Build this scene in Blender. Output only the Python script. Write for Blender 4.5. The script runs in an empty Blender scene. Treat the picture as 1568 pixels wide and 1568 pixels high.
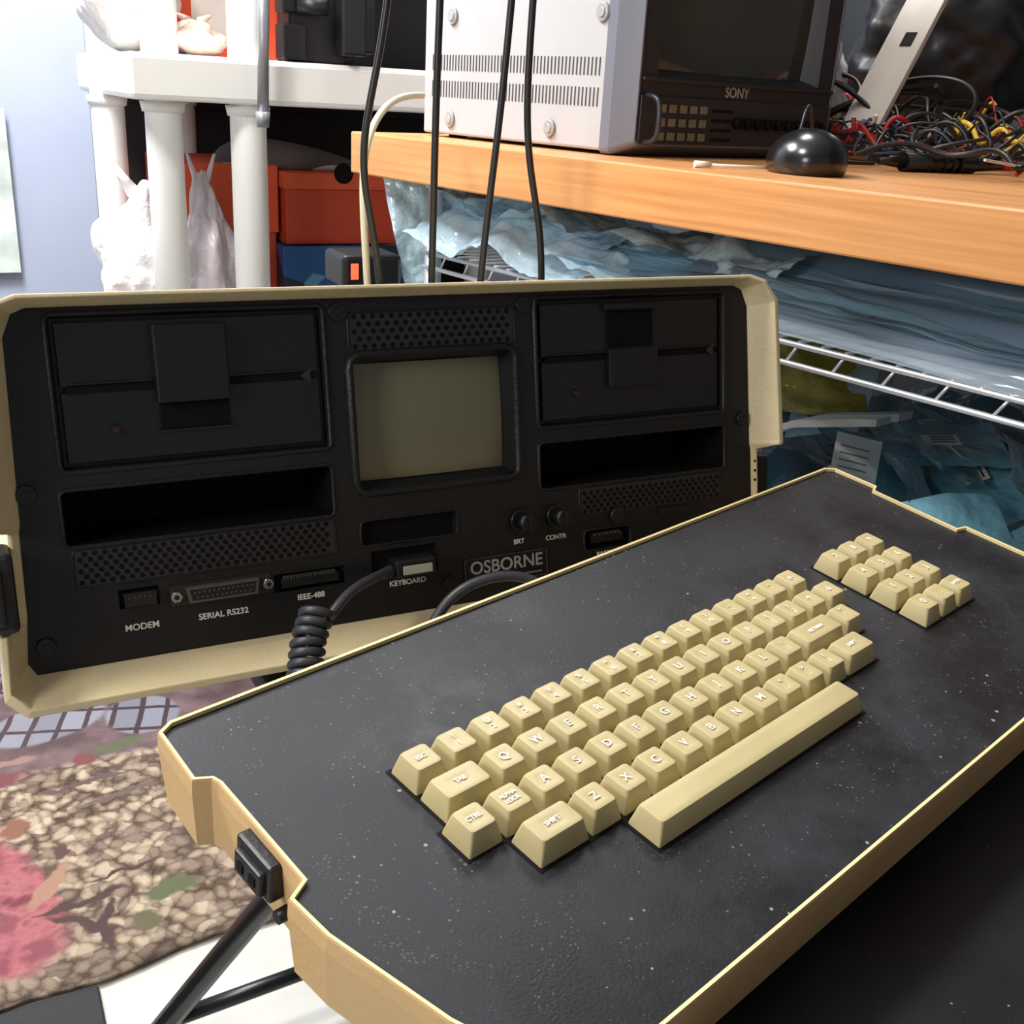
import bpy, bmesh, math, random
from mathutils import Vector, Matrix, noise, Euler
scene=bpy.context.scene
scene.view_settings.view_transform='Standard'
random.seed(4)
# ---------------------------------------------------------------- helpers
def lin(c):
    return tuple(((x/255)/12.92 if x/255<=.04045 else ((x/255+.055)/1.055)**2.4) for x in c)+(1,)
def mat(name,c,rough=.5,metal=0,var=.0,vscale=20,bump=0,bscale=60,spec=.5,emit=None,est=0,coords='Object',bdist=.002,bstretch=(1,1,1)):
    m=bpy.data.materials.new(name);m.use_nodes=True;nt=m.node_tree;b=nt.nodes['Principled BSDF']
    b.inputs['Base Color'].default_value=lin(c);b.inputs['Roughness'].default_value=rough;b.inputs['Metallic'].default_value=metal
    b.inputs['Specular IOR Level'].default_value=spec
    tc=nt.nodes.new('ShaderNodeTexCoord')
    if var>0:
        n=nt.nodes.new('ShaderNodeTexNoise');n.inputs['Scale'].default_value=vscale;n.inputs['Detail'].default_value=5
        nt.links.new(tc.outputs[coords],n.inputs['Vector'])
        r=nt.nodes.new('ShaderNodeValToRGB');r.color_ramp.elements[0].position=.3;r.color_ramp.elements[1].position=.7
        l=lin(c);r.color_ramp.elements[0].color=tuple(x*(1-var) for x in l[:3])+(1,);r.color_ramp.elements[1].color=tuple(min(1,x*(1+var)) for x in l[:3])+(1,)
        nt.links.new(n.outputs['Fac'],r.inputs['Fac']);nt.links.new(r.outputs['Color'],b.inputs['Base Color'])
    if bump>0:
        mp=nt.nodes.new('ShaderNodeMapping');mp.inputs['Scale'].default_value=bstretch;nt.links.new(tc.outputs[coords],mp.inputs[0])
        n2=nt.nodes.new('ShaderNodeTexNoise');n2.inputs['Scale'].default_value=bscale;n2.inputs['Detail'].default_value=4
        nt.links.new(mp.outputs[0],n2.inputs['Vector'])
        bp=nt.nodes.new('ShaderNodeBump');bp.inputs['Strength'].default_value=bump;bp.inputs['Distance'].default_value=bdist
        nt.links.new(n2.outputs['Fac'],bp.inputs['Height']);nt.links.new(bp.outputs['Normal'],b.inputs['Normal'])
    if emit: b.inputs['Emission Color'].default_value=lin(emit);b.inputs['Emission Strength'].default_value=est
    return m
def link(ob,parent=None):
    scene.collection.objects.link(ob)
    if parent: ob.parent=parent
    return ob
def empty(name,loc=(0,0,0),rotm=None):
    e=bpy.data.objects.new(name,None);e.empty_display_size=.02;link(e)
    M=(rotm.to_4x4() if rotm is not None else Matrix.Identity(4));M.translation=Vector(loc);e.matrix_world=M
    return e
def fin(bm,name,m,parent=None,smooth=False):
    bmesh.ops.recalc_face_normals(bm,faces=bm.faces)
    me=bpy.data.meshes.new(name);bm.to_mesh(me);bm.free()
    for mm in (m if isinstance(m,list) else [m]): me.materials.append(mm)
    if smooth:
        for p in me.polygons:p.use_smooth=True
    return link(bpy.data.objects.new(name,me),parent)
def addbox(bm,x0,x1,y0,y1,z0,z1,mi=0,M=None,bev=0):
    b2=bmesh.new()
    bmesh.ops.create_cube(b2,size=1)
    for v in b2.verts: v.co=Vector(((x0+x1)/2+v.co.x*(x1-x0),(y0+y1)/2+v.co.y*(y1-y0),(z0+z1)/2+v.co.z*(z1-z0)))
    if bev: bmesh.ops.bevel(b2,geom=b2.edges[:],offset=bev,segments=2,affect='EDGES',profile=.5)
    if M: bmesh.ops.transform(b2,matrix=M,verts=b2.verts)
    mp={}
    for v in b2.verts: mp[v]=bm.verts.new(v.co)
    for f in b2.faces:
        nf=bm.faces.new([mp[v] for v in f.verts]);nf.material_index=mi
    b2.free()
def box(name,x0,x1,y0,y1,z0,z1,m,parent=None,bev=0,M=None):
    bm=bmesh.new();addbox(bm,x0,x1,y0,y1,z0,z1,0,M,bev);return fin(bm,name,m,parent)
def addcyl(bm,p0,p1,r,r2=None,seg=16,mi=0,cap=True):
    p0=Vector(p0);p1=Vector(p1);d=(p1-p0);q=d.to_track_quat('Z','Y').to_matrix();r2=r if r2 is None else r2
    a=[bm.verts.new(p0+q@Vector((r*math.cos(t),r*math.sin(t),0))) for t in [2*math.pi*i/seg for i in range(seg)]]
    b=[bm.verts.new(p1+q@Vector((r2*math.cos(t),r2*math.sin(t),0))) for t in [2*math.pi*i/seg for i in range(seg)]]
    for i in range(seg):
        f=bm.faces.new([a[i],a[(i+1)%seg],b[(i+1)%seg],b[i]]);f.material_index=mi;f.smooth=True
    if cap:
        f=bm.faces.new(a[::-1]);f.material_index=mi;f=bm.faces.new(b);f.material_index=mi
def loft(bm,rings,mi=0,close=False,capend=False):
    R=[[bm.verts.new(p) for p in r] for r in rings];n=len(R[0])
    for k in range(len(R)-1):
        for i in range(n):
            try:
                f=bm.faces.new([R[k][i],R[k][(i+1)%n],R[k+1][(i+1)%n],R[k+1][i]]);f.material_index=mi
            except ValueError: pass
    if capend: f=bm.faces.new(R[-1]);f.material_index=mi
    return R
def tube(name,pts,r,m,parent=None,res=6,cyc=False):
    cu=bpy.data.curves.new(name,'CURVE');cu.dimensions='3D';cu.bevel_depth=r;cu.bevel_resolution=3;cu.resolution_u=res
    sp=cu.splines.new('NURBS');sp.points.add(len(pts)-1)
    for i,p in enumerate(pts): sp.points[i].co=(*p,1)
    sp.use_endpoint_u=True;sp.order_u=min(4,len(pts));cu.materials.append(m)
    cu.use_fill_caps=True
    ob=link(bpy.data.objects.new(name,cu),parent)
    dg=bpy.context.evaluated_depsgraph_get();me=bpy.data.meshes.new_from_object(ob.evaluated_get(dg))
    me.name=name
    bpy.data.objects.remove(ob)
    for p in me.polygons:p.use_smooth=True
    return link(bpy.data.objects.new(name,me),parent)
def textmesh(items,name,m,parent,extr=.00008,bold=0):
    bm=bmesh.new()
    for s,size,M in items:
        cu=bpy.data.curves.new('t','FONT');cu.body=s;cu.size=size;cu.align_x='CENTER';cu.align_y='CENTER';cu.extrude=extr;cu.offset=bold;cu.space_line=.8
        ob=bpy.data.objects.new('t',cu);scene.collection.objects.link(ob)
        dg=bpy.context.evaluated_depsgraph_get();me=bpy.data.meshes.new_from_object(ob.evaluated_get(dg))
        me.transform(M);bm.from_mesh(me);bpy.data.objects.remove(ob);bpy.data.meshes.remove(me)
    return fin(bm,name,m,parent)
def rr(cx,cy,w,h,r,n=4):
    pts=[]
    for k,(sx,sy) in enumerate([(1,1),(-1,1),(-1,-1),(1,-1)]):
        for i in range(n):
            a=math.pi/2*(k+i/(n-1));pts.append((cx+sx*(w/2-r)+r*math.cos(a),cy+sy*(h/2-r)+r*math.sin(a)))
    return pts
def sheet(bm,w,h,seed,amp,M,nx=40,ny=40,mi=0,scale=14,stretch=(1,1),hi=.25,shape=None):
    V=[]
    off=Vector((seed*13.7,seed*7.1,seed*3.3))
    for j in range(ny+1):
        row=[]
        for i in range(nx+1):
            a=i/nx-.5;b=j/ny-.5
            if shape: a,b=shape(a,b)
            x=a*w;y=b*h
            p=Vector((x*scale*stretch[0],y*scale*stretch[1],0))+off
            z=amp*(1.3*noise.noise(p)+.6*abs(noise.noise(p*2.1))+hi*abs(noise.noise(p*5))-.3)
            x+=amp*.5*noise.noise(p*.8+Vector((50,0,0)));y+=amp*.5*noise.noise(p*.8+Vector((0,50,0)))
            row.append(bm.verts.new(M@Vector((x,y,z))))
        V.append(row)
    for j in range(ny):
        for i in range(nx):
            f=bm.faces.new([V[j][i],V[j][i+1],V[j+1][i+1],V[j+1][i]]);f.material_index=mi;f.smooth=True
def TRS(loc,rot=(0,0,0)): return Matrix.Translation(loc)@Euler([math.radians(a) for a in rot]).to_matrix().to_4x4()
# ---------------------------------------------------------------- materials
cream=mat('cream_plastic',(210,194,154),.45,var=.06,vscale=30,bump=.15,bscale=400)
tan=mat('tan_plastic',(204,168,116),.45,var=.07,vscale=18,bump=.15,bscale=300)
tan_highlight=mat('tan_rim_highlight',(230,208,152),.4,var=.04)  # same tan plastic, with the rim's highlight painted in as a lighter colour
blackp=mat('black_panel_plastic',(17,17,19),.45,var=.12,vscale=40,bump=.25,bscale=500,spec=.4)
blackd=mat('black_drive_plastic',(15,15,17),.40,bump=.15,bscale=400,spec=.45)
black0=mat('void_black',(4,4,5),.7,spec=.2)
rubber=mat('grey_cable_rubber',(48,50,56),.45)
rubberb=mat('black_cable_rubber',(20,20,22),.4)
keym=mat('key_plastic',(180,166,122),.42,var=.05,vscale=30)
white=mat('white_print',(215,215,205),.6)
keyprint=mat('key_print',(240,238,225),.6)
chrome=mat('bare_metal',(170,172,175),.3,metal=1)
def dusty(name,c,haze,specks=1.0):
    m=bpy.data.materials.new(name);m.use_nodes=True;nt=m.node_tree;b=nt.nodes['Principled BSDF'];L=nt.links.new
    b.inputs['Specular IOR Level'].default_value=.36
    tc=nt.nodes.new('ShaderNodeTexCoord')
    n=nt.nodes.new('ShaderNodeTexNoise');n.inputs['Scale'].default_value=11;n.inputs['Detail'].default_value=9;n.inputs['Roughness'].default_value=.7;L(tc.outputs['Object'],n.inputs['Vector'])
    r=nt.nodes.new('ShaderNodeValToRGB');r.color_ramp.elements[0].position=.42;r.color_ramp.elements[0].color=lin(c);r.color_ramp.elements[1].position=.74;r.color_ramp.elements[1].color=lin(haze);L(n.outputs['Fac'],r.inputs['Fac'])
    cur=r.outputs['Color']
    for sc,rad,seed,cc in ((95,.13*specks,0,(140,140,138)),(170,.15*specks,3,(110,110,110)),(260,.22*specks,5,(88,88,90)),(520,.30*specks,9,(68,69,73))):
        mp0=nt.nodes.new('ShaderNodeMapping');mp0.inputs['Location'].default_value=(seed,seed*.7,0);L(tc.outputs['Object'],mp0.inputs[0])
        v=nt.nodes.new('ShaderNodeTexVoronoi');v.inputs['Scale'].default_value=sc;L(mp0.outputs[0],v.inputs['Vector'])
        n3=nt.nodes.new('ShaderNodeTexNoise');n3.inputs['Scale'].default_value=18+seed*6;n3.inputs['Detail'].default_value=3;L(mp0.outputs[0],n3.inputs['Vector'])
        mp=nt.nodes.new('ShaderNodeMapRange');mp.inputs[1].default_value=.40;mp.inputs[2].default_value=.76;mp.inputs[3].default_value=0;mp.inputs[4].default_value=rad;L(n3.outputs['Fac'],mp.inputs[0])
        lt=nt.nodes.new('ShaderNodeMath');lt.operation='LESS_THAN';L(v.outputs['Distance'],lt.inputs[0]);L(mp.outputs[0],lt.inputs[1])
        mx=nt.nodes.new('ShaderNodeMix');mx.data_type='RGBA';L(lt.outputs[0],mx.inputs[0]);L(cur,mx.inputs[6]);mx.inputs[7].default_value=lin(cc)
        cur=mx.outputs[2]
    L(cur,b.inputs['Base Color'])
    r2=nt.nodes.new('ShaderNodeMapRange');r2.inputs[1].default_value=.3;r2.inputs[2].default_value=.7;r2.inputs[3].default_value=.34;r2.inputs[4].default_value=.66;L(n.outputs['Fac'],r2.inputs[0]);L(r2.outputs[0],b.inputs['Roughness'])
    n2=nt.nodes.new('ShaderNodeTexNoise');n2.inputs['Scale'].default_value=900;L(tc.outputs['Object'],n2.inputs['Vector'])
    bp=nt.nodes.new('ShaderNodeBump');bp.inputs['Strength'].default_value=.2;bp.inputs['Distance'].default_value=.0005;L(n2.outputs['Fac'],bp.inputs['Height']);L(bp.outputs['Normal'],b.inputs['Normal'])
    return m
kbtop=dusty('dusty_black_plastic',(20,21,26),(46,48,54))
tabtop=dusty('dusty_table_laminate',(18,19,23),(27,28,32),.5)

# ================================================================ CONSOLE
th=math.radians(11.6)
con=empty('portable_computer',(0,0,.92),Matrix.Rotation(-th,3,'X'))
half=[(.236,.012,.014),(.247,.008,.016),(.257,-.006,.017),(.262,-.106,.018),(.2615,-.109,.018),(.252,-.113,.001),(.253,-.160,.001),(.2625,-.164,.020),(.264,-.198,.024),(.254,-.208,.026)]
halfin=[(.231,.005),(.238,.002),(.243,-.010),(.2455,-.106),(.2455,-.109),(.2465,-.113),(.2475,-.160),(.248,-.164),(.250,-.186),(.246,-.193)]
outer=[(x,z,t) for x,z,t in half]+[(-x,z,t) for x,z,t in half[::-1]]
inner=[(x,z) for x,z in halfin]+[(-x,z) for x,z in halfin[::-1]]
bm=bmesh.new()
rb=[Vector((x*.97,.325,z*.99+.0)) for x,z,t in outer]
rm=[Vector((x,.010,z)) for x,z,t in outer]
rf=[Vector((x,-t,z)) for x,z,t in outer]
rl=[Vector((x+(ix-x)*.25,-t-.0005,z+(iz-z)*.3)) for (x,z,t),(ix,iz) in zip(outer,inner)]
ri=[Vector((ix,.001,iz)) for ix,iz in inner]
loft(bm,[ri,rl,rf,rm,rb],0,capend=True)
o=fin(bm,'case_shell',cream,con)
md=o.modifiers.new('b','BEVEL');md.width=.0012;md.segments=2;md.limit_method='ANGLE';md.angle_limit=math.radians(35)
bm=bmesh.new()
X0,X1,Z0,Z1=-.230,.230,-.188,.002
def cl(p): return Vector((max(X0,min(X1,p[0])),0,max(Z0,min(Z1,p[1]))))
loft(bm,[[Vector((x,.0005,z)) for x,z in inner],[cl(p) for p in inner]],0)
bmesh.ops.remove_doubles(bm,verts=bm.verts,dist=1e-6)
recs=[(-.221,-.072,-.082,0,.005,'d'),(.072,.221,-.082,0,.005,'d'),
      (-.2235,-.0725,-.1235,-.094,.06,'p'),(.0715,.2215,-.1235,-.094,.06,'p'),
      (-.054,.053,-.111,-.031,.014,'s'),(-.056,.0085,-.1455,-.131,.004,'x'),
      (-.112,-.068,-.167,-.156,.004,'x'),(.104,.140,-.170,-.157,.006,'x'),(-.050,-.006,-.168,-.150,.003,'x'),(-.200,-.178,-.163,-.152,.003,'x')]
xs=sorted(set([X0,X1]+[r[0] for r in recs]+[r[1] for r in recs]));zs=sorted(set([Z0,Z1]+[r[2] for r in recs]+[r[3] for r in recs]))
for i in range(len(xs)-1):
    for j in range(len(zs)-1):
        cx=(xs[i]+xs[i+1])/2;cz=(zs[j]+zs[j+1])/2
        if any(r[0]<cx<r[1] and r[2]<cz<r[3] for r in recs): continue
        bm.faces.new([bm.verts.new((x,0,z)) for x,z in [(xs[i],zs[j]),(xs[i+1],zs[j]),(xs[i+1],zs[j+1]),(xs[i],zs[j+1])]])
bmesh.ops.remove_doubles(bm,verts=bm.verts,dist=1e-6)
for x0,x1,z0,z1,d,k in recs:
    tp=.004 if k=='s' else .001
    f=[Vector((x,0,z)) for x,z in [(x0,z0),(x1,z0),(x1,z1),(x0,z1)]]
    b=[Vector((x,d,z)) for x,z in [(x0+tp,z0+tp),(x1-tp,z0+tp),(x1-tp,z1-tp),(x0+tp,z1-tp)]]
    loft(bm,[f,b],0 if k!='p' else 1)
    ff=bm.faces.new([bm.verts.new(p) for p in b]);ff.material_index=0 if k in 'ds' else 1
o=fin(bm,'front_panel',[blackp,black0],con)
def frame(bm,x0,x1,z0,z1,w,t,y=0,r=.003):
    def ring(e,yy,rad): return [Vector((p[0],yy,p[1])) for p in rr((x0+x1)/2,(z0+z1)/2,x1-x0+2*e,z1-z0+2*e,rad,4)]
    loft(bm,[ring(w,y,r+w),ring(w*.75,y-t,r+w*.75),ring(w*.25,y-t,r),ring(0,y,r*.6)])
bm=bmesh.new()
for r in recs[:2]: frame(bm,r[0],r[1],r[2],r[3],.0030,.0014)
for r in recs[2:4]: frame(bm,r[0],r[1],r[2],r[3],.0024,.0012)
frame(bm,-.054,.053,-.111,-.031,.0050,.0028,r=.006)
frame(bm,-.055,.0085,-.1455,-.131,.0016,.0008)
frame(bm,-.055,.055,-.0262,-.004,.0012,.0005)
frame(bm,-.221,-.0725,-.1475,-.1265,.0012,.0005)
frame(bm,.101,.218,-.1455,-.1265,.0012,.0005)
frame(bm,.104,.140,-.170,-.157,.0016,.0008)
fin(bm,'raised_frames',blackp,con,smooth=True)
def drive(x0,nm,handle):
    bm=bmesh.new()
    addbox(bm,x0+.003,x0+.146,.0015,.006,-.0375,-.003,0,bev=.0008)
    addbox(bm,x0+.003,x0+.146,.0015,.006,-.079,-.0405,0,bev=.0008)
    addbox(bm,x0+.006,x0+.142,.0012,.0075,-.0415,-.0370,1)
    addbox(bm,x0+.008,x0+.136,-.0005,.004,-.0366,-.0355,0,bev=.0003)
    if handle:
        addbox(bm,x0+.052,x0+.092,-.0055,.006,-.049,-.006,0,bev=.0010)
        addbox(bm,x0+.053,x0+.092,.0005,.006,-.064,-.0495,1,bev=.0004)
        addbox(bm,x0+.051,x0+.094,-.0008,.004,-.0655,-.064,0,bev=.0003)
    else:
        addbox(bm,x0+.053,x0+.090,.0004,.006,-.033,-.009,1,bev=.0004)
        addbox(bm,x0+.050,x0+.093,-.004,.006,-.0085,-.004,0,bev=.0008)
        addbox(bm,x0+.053,x0+.092,-.003,.006,-.060,-.034,0,bev=.001)
    v=[bm.verts.new((x0+.134,-.0002,-.039)),bm.verts.new((x0+.1405,-.0002,-.0345)),bm.verts.new((x0+.1405,-.0002,-.0435))]
    f=bm.faces.new(v);f.material_index=3
    addcyl(bm,(x0+.029,.002,-.062),(x0+.029,-.0005,-.062),.0028,mi=0)
    addcyl(bm,(x0+.029,-.0004,-.062),(x0+.029,-.0012,-.062),.0016,mi=2)
    fin(bm,nm,[blackd,black0,mat(nm+'_led',(60,16,16),.3),mat(nm+'_arrow',(36,36,38),.5)],con)
drive(-.221,'floppy_drive_a',True);drive(.072,'floppy_drive_b',False)
bm=bmesh.new();N=16;V=[]
for j in range(N+1):
    row_=[]
    for i in range(N+1):
        a=i/N*2-1;b=j/N*2-1
        row_.append(bm.verts.new((-.0005+a*.0497,.0135-.005*(1-.5*a*a-.5*b*b),-.071+b*.0362)))
    V.append(row_)
for j in range(N):
    for i in range(N): bm.faces.new([V[j][i],V[j][i+1],V[j+1][i+1],V[j+1][i]])
crt=mat('crt_phosphor_glass',(104,101,76),.28,spec=.6,var=.05,vscale=8)
fin(bm,'crt_screen',crt,con,smooth=True)
bm=bmesh.new()
vp=mat('vent_panel_plastic',(31,31,34),.5)
addbox(bm,-.2205,-.0730,-.0002,.0,-.1470,-.1270);addbox(bm,.1015,.2175,-.0002,.0,-.1450,-.1270);addbox(bm,-.0545,.0545,-.0002,.0,-.0258,-.0045)
fin(bm,'vent_plates',vp,con)
bm=bmesh.new()
def dots(x0,x1,z0,z1,px,pz,r):
    nz=int((z1-z0)/pz+.01)+1;nx=int((x1-x0)/px)+1
    for j in range(nz):
        for i in range(nx):
            x=x0+i*px+(px/2 if j%2 else 0);z=z0+j*pz
            if x>x1: continue
            vs=[bm.verts.new((x+r*math.cos(k*math.pi/4),-.0006,z+r*math.sin(k*math.pi/4))) for k in range(8)]
            bm.faces.new(vs)
dots(-.218,-.076,-.1448,-.1285,.0053,.0032,.00155)
dots(.104,.216,-.1430,-.1285,.0053,.0032,.00150)
dots(-.052,.052,-.0238,-.006,.0060,.0044,.00165)
fin(bm,'vent_perforations',black0,con)
bm=bmesh.new()
for x in (.055,.082):
    addcyl(bm,(x,0,-.143),(x,-.003,-.143),.0085,.008,24)
    addcyl(bm,(x,-.003,-.143),(x,-.013,-.143),.0058,.0052,20)
    addbox(bm,x-.0009,x+.0009,-.0145,-.003,-.1485,-.1375,0,bev=.0003)
addcyl(bm,(.129,0,-.148),(.129,-.004,-.148),.006,.0055,20)
addcyl(bm,(.002,0,-.178),(.002,-.002,-.178),.0052,.005,20)
for sx,sz in [(-.062,-.003),(.062,-.003),(-.241,-.093),(.2385,-.090),(-.240,-.178)]:
    addcyl(bm,(sx,.0,sz),(sx,-.0016,sz),.0055,.005,20);addcyl(bm,(sx,-.0016,sz),(sx,-.0022,sz),.0026,.0024,6)
fin(bm,'knobs_and_screws',blackd,con)
bm=bmesh.new()
def dsub(cx,cz,w,h,y,t,mi):
    a=[Vector((cx+sx*w/2*(1 if sz>0 else .93),y,cz+sz*h/2)) for sx,sz in [(-1,-1),(1,-1),(1,1),(-1,1)]]
    b=[p+Vector((0,-t,0)) for p in a];R=loft(bm,[a,b],mi);f=bm.faces.new(R[1]);f.material_index=mi
addbox(bm,-.1725,-.1135,-.0012,.001,-.1655,-.1535,1,bev=.0005)
dsub(-.143,-.1595,.042,.0092,-.001,.005,3)
dsub(-.143,-.1595,.0385,.0064,-.0045,.0018,2)
for i in range(13): addcyl(bm,(-.1595+i*.00275,-.0064,-.158),(-.1595+i*.00275,-.007,-.158),.0006,seg=6,mi=3)
for i in range(12): addcyl(bm,(-.158+i*.00275,-.0064,-.161),(-.158+i*.00275,-.007,-.161),.0006,seg=6,mi=3)
for x in (-.1695,-.1165): addcyl(bm,(x,0,-.1595),(x,-.006,-.1595),.0036,.0032,6,mi=0);addcyl(bm,(x,-.006,-.1595),(x,-.0066,-.1595),.0015,seg=8,mi=2)
dsub(-.189,-.1575,.018,.008,-.001,.004,2)
for i in range(5): addcyl(bm,(-.195+i*.0028,-.005,-.156),(-.195+i*.0028,-.0056,-.156),.0005,seg=6,mi=3)
addbox(bm,-.108,-.072,-.0015,.003,-.1645,-.1590,2,bev=.0005)
for i in range(18): addbox(bm,-.106+i*.0018,-.1052+i*.0018,-.002,.002,-.1592,-.1575,3)
addbox(bm,.108,.134,-.001,.005,-.1655,-.1600,2)
for i in range(7): addbox(bm,.110+i*.0033,.1115+i*.0033,-.002,.002,-.1602,-.1590,3)
addbox(bm,.165,.188,-.003,.001,-.152,-.1475,2,bev=.0005)
fin(bm,'port_connectors',[chrome,mat('connector_plate',(30,30,30),.4),blackd,mat('connector_zinc',(92,91,85),.45,metal=.5)],con)
bm=bmesh.new()
addbox(bm,.012,.074,-.0008,.001,-.182,-.164,1);frame(bm,.013,.073,-.1815,-.1645,.0004,.0011,r=.001)
fin(bm,'name_plate',[mat('plate_edge',(95,93,86),.4),blackd],con)
RX=Matrix.Rotation(math.pi/2,4,'X')
def T(x,z,y=-.0004): return Matrix.Translation((x,y,z))@RX
textmesh([('MODEM',.0052,T(-.189,-.1745)),('SERIAL RS232',.0050,T(-.143,-.1745)),('IEEE-488',.0048,T(-.090,-.1720)),('KEYBOARD',.0048,T(-.027,-.1725)),('BRT',.0045,T(.053,-.1570)),('CONTR',.0045,T(.081,-.1575)),('BATTERY',.0045,T(.122,-.1740))],'port_labels',white,con,bold=.0001)
textmesh([('OSBORNE',.0118,T(.043,-.1708,-.0012))],'plate_lettering',mat('silver_print',(150,150,145),.4),con,bold=.00018)
bm=bmesh.new();addbox(bm,.017,.069,-.0013,-.0006,-.1792,-.1782,0);fin(bm,'plate_line',mat('grey_line',(110,110,108),.4),con)
bm=bmesh.new()
addbox(bm,-.2685,-.252,-.024,.010,-.162,-.119,0,bev=.003)
addbox(bm,-.272,-.258,-.031,-.012,-.156,-.126,0,bev=.002)
fin(bm,'side_latch_a',mat('latch_blue_black',(24,27,33),.4),con)
bm=bmesh.new();addbox(bm,.252,.2655,.002,.026,-.158,-.119,0,bev=.003);fin(bm,'side_latch_b',blackp,con)
bm=bmesh.new()
for z in (-.122,-.129,-.136,-.150): addcyl(bm,(.2502,-.0012,z),(.2502,.001,z),.0011,seg=10)
fin(bm,'latch_rivets',black0,con)
bm=bmesh.new();addbox(bm,-.10,.15,.015,.030,-.265,-.207,0,bev=.003);o=fin(bm,'tilt_stand',blackp,con)

# ---------- coiled cable
cab=empty('coiled_keyboard_cable',(0,0,.92),Matrix.Rotation(-th,3,'X'))
bm=bmesh.new()
addbox(bm,-.040,-.013,-.016,-.001,-.1655,-.1545,0,bev=.0015)
addbox(bm,-.0355,-.016,-.0163,-.014,-.1640,-.1585,1,bev=.0003)
addcyl(bm,(-.038,-.010,-.160),(-.050,-.017,-.162),.0040,.0030,14)
fin(bm,'plug',[rubberb,mat('plug_label',(170,168,150),.4)],cab)
c0=[(-.042,-.012,-.160),(-.052,-.020,-.1605),(-.068,-.032,-.1605),(-.084,-.043,-.165),(-.092,-.048,-.172),(-.100,-.05,-.178)]
tube('lead_in',c0,.0030,rubber,cab,res=10)
def coil(pts,R,r,pitch,name):
    P=[Vector(p) for p in pts];out=[]
    seg=[(P[i+1]-P[i]).length for i in range(len(P)-1)];tot=sum(seg);turns=tot/pitch;n=int(turns*14)
    for k in range(n+1):
        s=k/n*tot;i=0
        while i<len(seg)-1 and s>seg[i]: s-=seg[i];i+=1
        p=P[i].lerp(P[i+1],s/seg[i]);d=(P[i+1]-P[i]).normalized()
        u=d.cross(Vector((0,1,0)));u=u.normalized() if u.length>.1 else Vector((1,0,0));w=d.cross(u)
        a=2*math.pi*turns*k/n;out.append(p+R*(math.cos(a)*u+math.sin(a)*w))
    return tube(name,out,r,rubber,cab,res=2)
coil([(-.101,-.050,-.168),(-.109,-.056,-.182),(-.115,-.064,-.200),(-.118,-.070,-.220),(-.112,-.073,-.238),(-.09,-.075,-.250),(-.06,-.075,-.252),(-.045,-.07,-.235),(-.045,-.065,-.215)],.0080,.0027,.0058,'coil')
tube('lead_out',[(-.045,-.065,-.215),(-.044,-.062,-.198),(-.035,-.060,-.180),(-.018,-.062,-.164),(.006,-.066,-.159),(.026,-.070,-.163),(.036,-.078,-.173),(.03,-.09,-.19)],.0032,rubber,cab,res=10)

# ================================================================ KEYBOARD
Rk=Matrix(((.9582,-.2857,.0151),(.2850,.9487,-.1372),(.0249,.1358,.9905)))
Rk=Rk.to_quaternion().to_matrix()
kb=empty('computer_keyboard',(-.126,-.2764,.791),Rk)
PZ=-.0105
kout=[(-.064,.080),(-.057,.084),(.449,.086),(.456,.081),(.458,.048),(.450,.045),(.450,-.016),(.459,-.018),(.460,-.060),(.452,-.100),(.440,-.128),(.425,-.139),
      (-.020,-.139),(-.036,-.134),(-.046,-.118),(-.055,-.095),(-.067,-.045),(-.0685,-.024),(-.0600,-.0195),(-.0590,.040),(-.0600,.0435),(-.0665,.047)]
def inset(pts,d):
    out=[];n=len(pts)
    for i in range(n):
        a=Vector(pts[i-1]);b=Vector(pts[i]);c=Vector(pts[(i+1)%n])
        e1=(b-a).normalized();e2=(c-b).normalized();n1=Vector((e1.y,-e1.x));n2=Vector((e2.y,-e2.x))
        m=(n1+n2);m=m/max(.5,m.length_squared/2) if m.length>1e-6 else n1
        out.append(tuple(b+m*d))
    return out
bm=bmesh.new()
z3=lambda pts,z:[Vector((x,y,z)) for x,y in pts]
i1=inset(kout,.0018)
bot=inset(kout,.003)
KH=-.046
loft(bm,[z3(i1,PZ-.001),z3(i1,PZ+.0020),z3(inset(kout,.0004),PZ+.0022)],1)
loft(bm,[z3(inset(kout,.0004),PZ+.0022),z3(kout,PZ+.0012),z3(kout,PZ-.006),z3(bot,KH)],0,capend=True)
fin(bm,'case',[tan,tan_highlight],kb)
bm=bmesh.new();f=bm.faces.new([bm.verts.new(p) for p in z3(inset(kout,.0016),PZ)]);bmesh.ops.triangulate(bm,faces=[f]);fin(bm,'top_plate',kbtop,kb)
bm=bmesh.new()
addbox(bm,-.0650,-.057,-.007,.017,-.030,-.0125,0,bev=.0016)
addbox(bm,-.0675,-.0630,-.004,.014,-.0275,-.0165,0,bev=.0010)
addbox(bm,-.0680,-.0665,-.001,.003,-.024,-.020,1);addbox(bm,-.0680,-.0665,.007,.011,-.024,-.020,1)
addcyl(bm,(-.055,-.010,-.034),(-.0635,-.010,-.034),.0032,.0028,14)
addbox(bm,.448,.457,-.012,.016,-.032,-.013,0,bev=.0018)
fin(bm,'latches',[blackd,black0],kb)
bm=bmesh.new()
for x in (.03,.38):
    addcyl(bm,(x,-.11,KH),(x,-.11,KH-.004),.007)
    addcyl(bm,(x,.04,KH),(x,.04,KH-.022),.007)
fin(bm,'rubber_feet',rubberb,kb)
U=.01905
keys=[]
def row(y,x0,labs,w=1):
    for i,l in enumerate(labs): keys.append((x0+i,y,w,1,l))
row(0,.5,['ESC','!\n1','@\n2','#\n3','$\n4','%\n5','^\n6','&\n7','*\n8','(\n9',')\n0','_\n-','+\n=','~\n`','\u2190'])
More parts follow.
